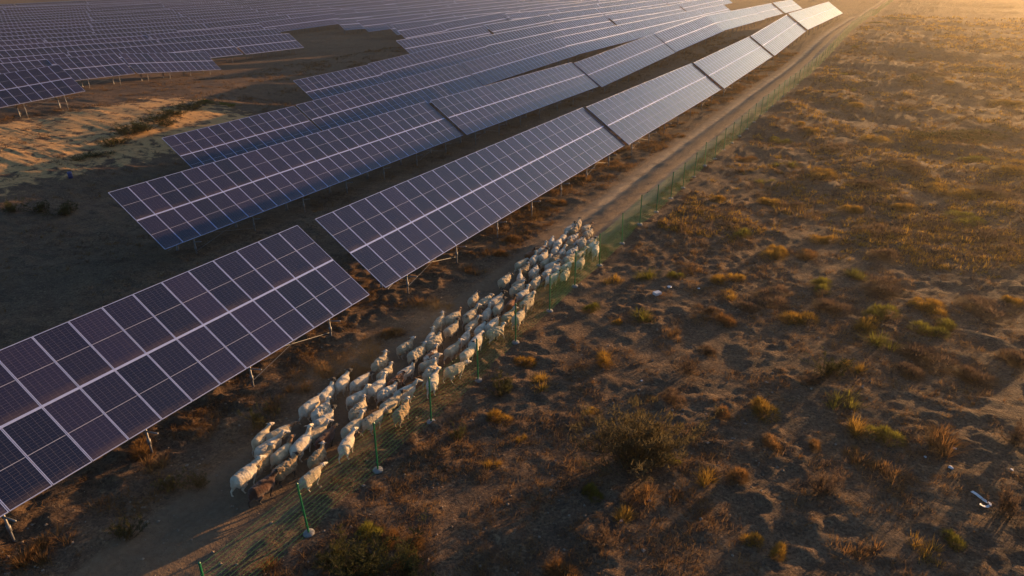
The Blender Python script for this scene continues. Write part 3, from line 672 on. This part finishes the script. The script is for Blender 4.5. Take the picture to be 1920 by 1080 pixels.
# px py width_px kind colour
PLANTS = """990 672 55 t o;1008 705 60 t o;930 775 58 t o;975 822 32 t o;860 815 40 b d;945 725 62 b d;1132 672 50 t o;1195 590 48 k g;1222 516 38 k g;1105 572 44 t g;1150 517 46 t o;1262 512 40 t g;1160 600 30 t o;690 990 64 t g;735 1000 50 t r;785 1010 60 t r;
1438 548 80 c y;1490 582 76 c o;1372 550 44 t o;1440 468 58 c o;1540 442 56 c o;1610 508 44 k g;1540 525 60 c g;1640 525 90 c y;1560 560 76 c y;1665 580 64 c g;1760 570 56 c o;1720 562 50 c o;1730 605 60 c g;1645 628 48 k g;1770 600 50 c g;
1740 645 110 c y;1840 560 100 c y;1905 560 50 c o;1620 605 60 t o;1555 690 66 b d;1610 682 50 t o;1505 470 60 c r;1460 468 50 c o;1395 430 50 t g;1450 370 60 c o;1490 378 54 c y;1590 385 60 c o;1640 420 80 c y;1700 378 60 c o;1750 410 90 c y;1815 400 70 c g;
1860 430 110 c y;1780 350 70 c o;1860 345 90 c y;1900 300 90 c o;1620 330 70 c y;1550 315 60 c o;1480 300 50 t g;1700 300 90 c y;1830 290 60 c g;1430 335 44 t g;1385 290 50 c r;1350 370 40 t o;1300 500 36 t r;1360 598 50 t r;1330 575 54 c y;
1345 520 44 t o;1385 518 40 t o;1405 570 60 c y;1440 760 90 c o;1595 800 44 k o;1668 815 70 c g;1580 745 56 t g;1770 815 60 k r;1600 845 40 t r;1450 830 50 t r;1530 830 40 t r;1545 910 70 b y;1660 880 60 t r;1740 1030 60 t o;1785 1010 50 t g;1590 1020 70 t r;
1455 1030 46 t o;1415 1005 50 t o;1180 965 44 k o;1200 925 56 t r;1280 920 60 t r;1130 1010 60 b y;1050 1060 90 t r;1330 890 40 k o;1390 890 56 t r;1360 770 50 t r;1890 660 70 c y;1840 700 80 c y;1700 690 60 c y;1510 705 50 c y;
1900 820 50 b y;1880 950 60 b y;1320 650 50 c y;1260 620 46 t r;1290 690 50 b y;1660 470 60 c y;1460 260 44 c g;1520 240 40 c o;1560 270 56 c y;1640 250 60 c o;1740 240 90 c d;1850 235 110 c d;1880 180 70 c o;1690 190 60 c y;1600 190 44 c o;1690 25 60 c d;1640 35 50 c d;
1760 130 60 c y;1850 120 60 c d;1600 130 40 c y;1780 60 60 c o;140 288 50 t d;175 282 40 t d;270 232 70 b d;240 240 60 b d;300 215 60 b d;330 205 60 b d;360 192 70 b d;225 262 40 b d;205 270 30 b d;310 228 44 b d;415 188 46 t g;385 185 40 t g;120 390 60 b d;25 390 40 b d;75 390 40 b d;
60 845 60 b y;100 1010 60 t r;45 1050 60 t r;265 840 60 t r;290 870 60 t r;240 1000 50 b d;320 910 50 b d;375 905 44 b d;490 790 56 b d;700 1052 150 b d;630 1045 80 b d;760 1058 90 b d;660 1062 90 b d;500 1060 60 t r;655 700 60 t r;680 690 50 t r;700 660 50 t r;790 560 40 t r;740 620 50 t r;820 570 50 t r;880 500 36 t r;
940 470 44 t r;1010 400 40 t r;960 440 50 t r;1050 375 40 t r;1100 330 40 t r;1240 270 40 t r;1280 250 30 t r;610 690 56 t r;570 720 50 t r;520 750 50 t r"""
big = bush_mesh(7800, 1.25, 1.9, 5, ('grey', 'sage'), 60, .040); big.materials[1] = LEAF['sage']
mats_big = big
x, y, z = at(1195, 865); o = link('desert_bush', big); o.location = (x, y, z); o.scale = (1.65, 1.45, 1.2)
tag(o, 'largest sage and brown twiggy bush standing alone in the shaded field', 'bush')
plant_objs = []
for it in PLANTS.replace('\n', '').split(';'):
    px, py, wd, kd, cc = it.split(); px, py, wd = float(px), float(py), float(wd)
    x, y, z = at(px, py + wd * .18); q, s = xy2qs(x, y); dist = math.dist((x, y, z), (0, 0, CAM_Z)); W = wd * dist / F_PX
    pool, ref = dict(t=(TUFT, .85), k=(SPIKY, .7), c=(CUSHION, 1.15), b=(BUSH, 1.0))[kd]
    me = rng.choice(pool); plant_objs.append([x, y, z, q, s, W, kd, cc, me, ref])
# more of the larger plants all over the open field
for i in range(170):
    s = 6 + 150 * rng.random() ** 1.5; u = 1.2 + (8 + s * .75) * rng.random(); q = u + float(fence_q(s)); x, y = qs2xy(q, s); z = gz(x, y); p = to_pix((x, y, z))
    if not p or not (0 < p[0] < 1930 and -20 < p[1] < 1090): continue
    if any((x - o[0]) ** 2 + (y - o[1]) ** 2 < (.9 * (o[5] + .6)) ** 2 for o in plant_objs): continue
    kd = rng.choice('ttcccb'); cc = rng.choice('ooygry' if kd != 'b' else 'yd'); pool, ref = dict(t=(TUFT, .85), k=(SPIKY, .7), c=(CUSHION, 1.15), b=(BUSH, 1.0))[kd]
    plant_objs.append([x, y, z, q, s, rng.uniform(.5, 1.0) * (1.0 + min(s, 90) / 70), kd, cc, rng.choice(pool), ref])
used = set()
for (x, y, z, q, s, W, kd, cc, me, ref) in plant_objs:
    o = link({'t': 'grass_tuft', 'k': 'grass_tuft', 'c': 'cushion_shrub', 'b': 'twiggy_bush'}[kd], me); k = W / ref; o.location = (x, y, z - .02); o.scale = (k, k * rng.uniform(.85, 1.15), min(k, 1.25) * rng.uniform(.8, 1.1)); o.rotation_euler = (0, 0, rng.uniform(0, 6.28))
    slot = 1 if kd == 'b' else 0
    o.material_slots[slot].link = 'OBJECT'; o.material_slots[slot].material = LEAF[CN[cc]]
    size = 'small' if W < .75 else 'mid-sized' if W < 1.4 else 'broad'
    u = q - float(fence_q(s)); pi = int(np.argmin(abs(post_s[1:] - s))); dm = abs(u)
    if u > 0: where = f'{dm:.1f} m out from the {ORD[pi]} fence post' if pi < 24 else f'{dm:.0f} m right of the fence, {s:.0f} m away'
    elif q > -19: where = f'by the front panels, {s + 12:.0f} m along'
    else: where = f'in sandy gap behind panels, {abs(q):.0f} m from fence'
    lab = f'{size} {CWORD[cc]} {SW[kd]} {where}'
    for ad in ('ragged ', 'dry ', 'leaning ', 'thin ', 'dense ', 'ragged dry ', 'thin dry '):
        if lab not in used: break
        lab = f'{ad}{size} {CWORD[cc]} {SW[kd]} {where}'
    used.add(lab); tag(o, lab, 'grass tuft' if kd in 'tk' else 'shrub', 'plants of the dry field' if u > 0 else 'plants among the panels')

# ground litter: short dry stalks and small tufts nobody could count
def scatter(name, n, mat, fn, hmin, hmax, label, seed, wide=1.0):
    R = np.random.RandomState(seed); xs, ys = [], []; have = 0
    while have < n:
        x, y, dens = fn(R, 4 * n); keep = R.rand(len(x)) < dens; xs.append(x[keep]); ys.append(y[keep]); have += keep.sum()
    x = np.concatenate(xs)[:n]; y = np.concatenate(ys)[:n]
    z = np.concatenate([ground_z(x[i:i + 4000], y[i:i + 4000]) for i in range(0, n, 4000)])
    h = hmin + (hmax - hmin) * R.rand(n) ** 2; d = np.hypot(x, y); h = h * (1 + .006 * d); NB = 14
    a = (R.rand(n) * 6.28)[:, None] + np.arange(NB) * 2.4 + R.rand(n, NB); el = R.uniform(.15, 1.25, (n, NB)); L = h[:, None] * R.uniform(.6, 1.4, (n, NB)); w = wide * (.011 + .00028 * d)[:, None] * R.uniform(.6, 1.5, (n, NB))
    bx = x[:, None] + R.randn(n, NB) * h[:, None] * .45; by = y[:, None] + R.randn(n, NB) * h[:, None] * .45; dx, dy, dz = np.cos(a) * np.cos(el), np.sin(a) * np.cos(el), np.sin(el); zb = z[:, None] - .025
    P = np.stack([np.stack([bx - dy * w, by + dx * w, zb + 0 * a], -1), np.stack([bx + dy * w, by - dx * w, zb + 0 * a], -1), np.stack([bx + dx * L, by + dy * L, zb + dz * L], -1)], 2).reshape(-1, 3)
    me = bpy.data.meshes.new(name); nf = n * NB; me.vertices.add(nf * 3); me.vertices.foreach_set('co', P.astype(np.float32).ravel()); me.loops.add(nf * 3); me.loops.foreach_set('vertex_index', np.arange(nf * 3, dtype=np.int32))
    me.polygons.add(nf); me.polygons.foreach_set('loop_start', np.arange(0, nf * 3, 3, dtype=np.int32)); me.materials.append(LEAF[mat]); me.update(calc_edges=True); me.validate()
    o = link(name, me); tag(o, label, None, None, 'stuff'); return o
def field(R, n):
    s = 2 + 150 * R.rand(n) ** 2.3; u = .4 + (7 + s * .8) * R.rand(n); x, y = qs2xy(u + fence_q(s), s)
    d = vnoise(x / .9, y / .9, 91) * .6 + vnoise(x / 4.5, y / 4.5, 17) * .6; return x, y, np.clip((d - .52) * 2.6, 0, 1)
def far_field(R, n):
    s = 38 + 190 * R.rand(n) ** 1.5; u = 1 + (10 + s * .8) * R.rand(n); x, y = qs2xy(u + fence_q(s), s)
    return x, y, np.clip((vnoise(x / 2.0, y / 2.6, 91) * .6 + vnoise(x / 9, y / 9, 17) * .6 - .5) * 2.4, 0, 1)
def strip(R, n):
    s = -6 + 130 * R.rand(n) ** 1.9; u = TRACK_A - .1 - 6.5 * R.rand(n); x, y = qs2xy(u + fence_q(s), s)
    return x, y, np.clip((vnoise(x / 1.2, y / 1.2, 29) - .35) * 2.4, .02, 1)
def verge(R, n):
    s = -4 + 70 * R.rand(n) ** 1.5; u = TRACK_B - .2 + 1.3 * R.rand(n); x, y = qs2xy(u + fence_q(s), s); return x, y, np.clip((vnoise(x / .8, y / .8, 31) - .4) * 2, 0, 1)
def back(R, n):
    s = -5 + 150 * R.rand(n); q = -24 - 75 * R.rand(n) ** 1.2; x, y = qs2xy(q, s); d = np.clip((vnoise(x / 2.5, y / 2.5, 39) - .42) * 2.2, 0, 1)
    return x, y, np.where((q < -54) & (q > -78) & (s > 15) & (s < 54), d * .35, d)
scatter('dry_grass', 16000, 'straw', field, .06, .22, 'short straw coloured stalks scattered over the open field', 1)
scatter('dry_litter', 12000, 'rust', field, .05, .20, 'low rust brown dead stalks scattered over the open field', 2)
scatter('twig_litter', 9000, 'grey', field, .06, .26, 'grey brown dead twigs scattered over the open field', 3)
scatter('scrub_cover', 11000, 'ochre', far_field, .09, .27, 'golden dry scrub covering the far open field', 11, 1.9)
scatter('scrub_twigs', 7000, 'grey', far_field, .12, .36, 'grey brown dry scrub covering the far open field', 12, 1.9)
scatter('weed_litter', 9000, 'rust', strip, .06, .24, 'low rust brown dead weeds beside the front panel row', 4)
scatter('weed_stalks', 5000, 'straw', strip, .06, .22, 'straw coloured dead weeds beside the front panel row', 5)
scatter('verge_weeds', 1500, 'grey', verge, .05, .18, 'short dull weeds on the verge under the fence', 7)
scatter('gap_weeds', 6000, 'rust', back, .06, .26, 'low rust brown dead weeds on the ground between the panel rows', 13)
scatter('gap_stalks', 7000, 'grey', back, .08, .30, 'grey dead stalks on the ground between the panel rows', 6)

def pebbles(n, seed):
    R = np.random.RandomState(seed); s = -2 + 75 * R.rand(n) ** 1.7; u = TRACK_A - 5 + (16 + .3 * s) * R.rand(n) ** .8; x, y = qs2xy(u + fence_q(s), s); z = ground_z(x, y)
    base = np.array([(1, 0, 0), (-1, 0, 0), (0, 1, 0), (0, -1, 0), (0, 0, 1), (0, 0, -1)], float); tri = [(0, 2, 4), (2, 1, 4), (1, 3, 4), (3, 0, 4), (2, 0, 5), (1, 2, 5), (3, 1, 5), (0, 3, 5)]
    r = .018 + .055 * R.rand(n) ** 4; P = base[None] * R.uniform(.55, 1.3, (n, 6, 1)) * r[:, None, None]; P[:, :, 2] *= .7
    a = R.rand(n) * 6.28; c_, s_ = np.cos(a)[:, None], np.sin(a)[:, None]; P = np.stack([P[:, :, 0] * c_ - P[:, :, 1] * s_, P[:, :, 0] * s_ + P[:, :, 1] * c_, P[:, :, 2]], -1) + np.stack([x, y, z + r * .2], -1)[:, None]
    f = (np.arange(n)[:, None, None] * 6 + np.array(tri)[None]).reshape(-1, 3)
    return new_mesh('pebbles', P.reshape(-1, 3).tolist(), [tuple(t) for t in f.tolist()], [mat_plain('pebble_stone', (.26, .20, .15), .9, 0, .2, .35, 2.0)])
tag(link('pebbles', pebbles(5000, 3)), 'small loose stones strewn over the track and bare soil', None, None, 'stuff')

# ------------------------------------------------------------------ things left lying about
def put(name, me, px, py, rz, label, cat, lift=0.0, group=None, tilt=0):
    x, y, z = at(px, py); o = link(name, me); o.location = (x, y, z + lift); o.rotation_euler = (tilt, 0, rz); tag(o, label, cat, group); return o
def strap_mesh(path, w, t=.012):
    v = []; f = []
    for i, (px_, py_) in enumerate(path):
        a = Vector(path[max(0, i - 1)]); b = Vector(path[min(len(path) - 1, i + 1)]); d = (b - a).normalized(); n = Vector((-d.y, d.x)); p = Vector((px_, py_)); wv = .02 * math.sin(i * 1.7)
        for sx, zz in ((-1, 0), (1, .01), (1, t + .01), (-1, t)): v.append((p.x + n.x * sx * w, p.y + n.y * sx * w, zz + .03 + wv))
    for i in range(len(path) - 1):
        for j in range(4): f.append((4 * i + j, 4 * i + (j + 1) % 4, 4 * i + 4 + (j + 1) % 4, 4 * i + 4 + j))
    f += [(3, 2, 1, 0), tuple(4 * (len(path) - 1) + j for j in range(4))]
    return new_mesh('plastic_strip', v, f, [M_WHITE])
hook = [(-.12, .42), (-.06, .28), (.02, .14), (.09, .02), (.13, -.08), (.10, -.17), (.0, -.21), (-.10, -.19), (-.17, -.13)]
put('plastic_strip', strap_mesh(hook, .045), 1843, 942, -.1, 'white hook-shaped plastic strip lying in the dark lower right field', 'litter')
def crumple(seed, r=.16, flat=.5):
    bm = bmesh.new(); bmesh.ops.create_icosphere(bm, subdivisions=2, radius=r); rr = random.Random(seed)
    for v in bm.verts: v.co *= rr.uniform(.55, 1.3); v.co.z = max(-.02, v.co.z * flat + r * flat * .4)
    me = bpy.data.meshes.new('plastic_scrap'); bm.to_mesh(me); bm.free(); me.materials.append(M_WHITE); return me
for px, py, sd_, r_, lab in ((1255, 539, 2, .12, 'white crumpled plastic scrap in the open field, rightmost of three by the yellow tufts'), (1310, 541, 3, .06, 'tiny white scrap lying apart among brown cushions right of the litter heap'),
        (1735, 857, 4, .055, 'small white scrap in the dark field, upper left of the hook-shaped strip'), (1790, 841, 5, .05, 'small pale scrap nearest below the rust brown spiky tuft'), (1782, 877, 6, .08, 'pale ragged scrap in the dark field straight left above the hook-shaped strip'),
        (1897, 881, 7, .06, 'pale scrap lying at the right edge of the dark field'), (1165, 977, 8, .045, 'tiny white scrap at the foot of a lone ochre tuft'), (1203, 714, 9, .045, 'tiny white scrap on the ground above the largest bush')):
    put('plastic_scrap', crumple(sd_, r_, .45), px, py, sd_, lab, 'litter', 0, 'plastic litter in the field')
bx = MB(); bx.box((0, 0, .12), (.34, .26, .02)); 
for sx, sy, dx, dy in ((-.16, 0, .02, .26), (.16, 0, .02, .26), (0, -.12, .30, .02), (0, .12, .30, .02)): bx.box((sx, sy, .06), (dx, dy, .12))
put('foam_box', bx.mesh('foam_box', [M_WHITE]), 1232, 552, .5, 'white foam box upside down in the open field beside crumpled plastic', 'box')
dm = MB(); dm.lathe([(.15, 0), (.17, .02), (.17, .16), (.178, .17), (.178, .19), (.17, .20), (.17, .33), (.178, .34), (.178, .36), (.17, .37), (.17, .50), (.15, .52), (.14, .51)], 20)
drum = put('drum', dm.mesh('drum', [M_BLUE], True), 133, 334, .4, 'blue plastic drum half hidden among shrubs in the sandy gap', 'drum'); drum.name = 'plastic_drum'

# ------------------------------------------------------------------ dusty air over the whole plain
hz = MB(); hz.box((300, 900, 1.5), (5200, 4600, 32.0)); 
mh = bpy.data.materials.new('haze_air'); mh.use_nodes = True; hn = mh.node_tree.nodes; hn.clear()
ho = hn.new('ShaderNodeOutputMaterial'); pv = hn.new('ShaderNodeVolumePrincipled'); pv.inputs['Color'].default_value = (.98, .88, .70, 1); pv.inputs['Density'].default_value = .00032; pv.inputs['Anisotropy'].default_value = .72
mh.node_tree.links.new(pv.outputs[0], ho.inputs['Volume'])
tag(link('haze', hz.mesh('haze', [mh])), 'warm dusty haze over the plain', None, None, 'stuff')

# dust kicked up behind and among the animals
dbm = bmesh.new(); bmesh.ops.create_icosphere(dbm, subdivisions=3, radius=1); dme = bpy.data.meshes.new('dust'); dbm.to_mesh(dme); dbm.free()
dmt = bpy.data.materials.new('dust_air'); dmt.use_nodes = True; dn = dmt.node_tree.nodes; dl = dmt.node_tree.links; dn.clear()
do = dn.new('ShaderNodeOutputMaterial'); dv = dn.new('ShaderNodeVolumePrincipled'); dv.inputs['Color'].default_value = (.95, .82, .66, 1); dv.inputs['Anisotropy'].default_value = .45
dt = dn.new('ShaderNodeTexCoord'); ln = dn.new('ShaderNodeVectorMath'); ln.operation = 'LENGTH'; dl.new(dt.outputs['Object'], ln.inputs[0])
mr = dn.new('ShaderNodeMapRange'); mr.interpolation_type = 'SMOOTHSTEP'; mr.inputs[1].default_value = 1.0; mr.inputs[2].default_value = .15; dl.new(ln.outputs['Value'], mr.inputs[0])
gn = dn.new('ShaderNodeNewGeometry'); nz = dn.new('ShaderNodeTexNoise'); nz.inputs['Scale'].default_value = .5; nz.inputs['Detail'].default_value = 2; dl.new(gn.outputs['Position'], nz.inputs['Vector'])
r2 = dn.new('ShaderNodeMapRange'); r2.inputs[1].default_value = .36; r2.inputs[2].default_value = .68; dl.new(nz.outputs['Fac'], r2.inputs[0])
mu = dn.new('ShaderNodeMath'); mu.operation = 'MULTIPLY'; dl.new(mr.outputs[0], mu.inputs[0]); dl.new(r2.outputs[0], mu.inputs[1])
m3 = dn.new('ShaderNodeMath'); m3.operation = 'MULTIPLY'; m3.inputs[1].default_value = .075; dl.new(mu.outputs[0], m3.inputs[0]); dl.new(m3.outputs[0], dv.inputs['Density']); dl.new(dv.outputs[0], do.inputs['Volume'])
dme.materials.append(dmt); dx, dy = qs2xy(float(fence_q(16.0)) - 3.4, 16.0); dust = link('dust', dme); dust.location = (dx, dy, gz(dx, dy) + .3); dust.scale = (3.4, 14.0, 1.2); dust.rotation_euler = (0, 0, -A0)
tag(dust, 'thin tan dust hanging round the flock', None, None, 'stuff')
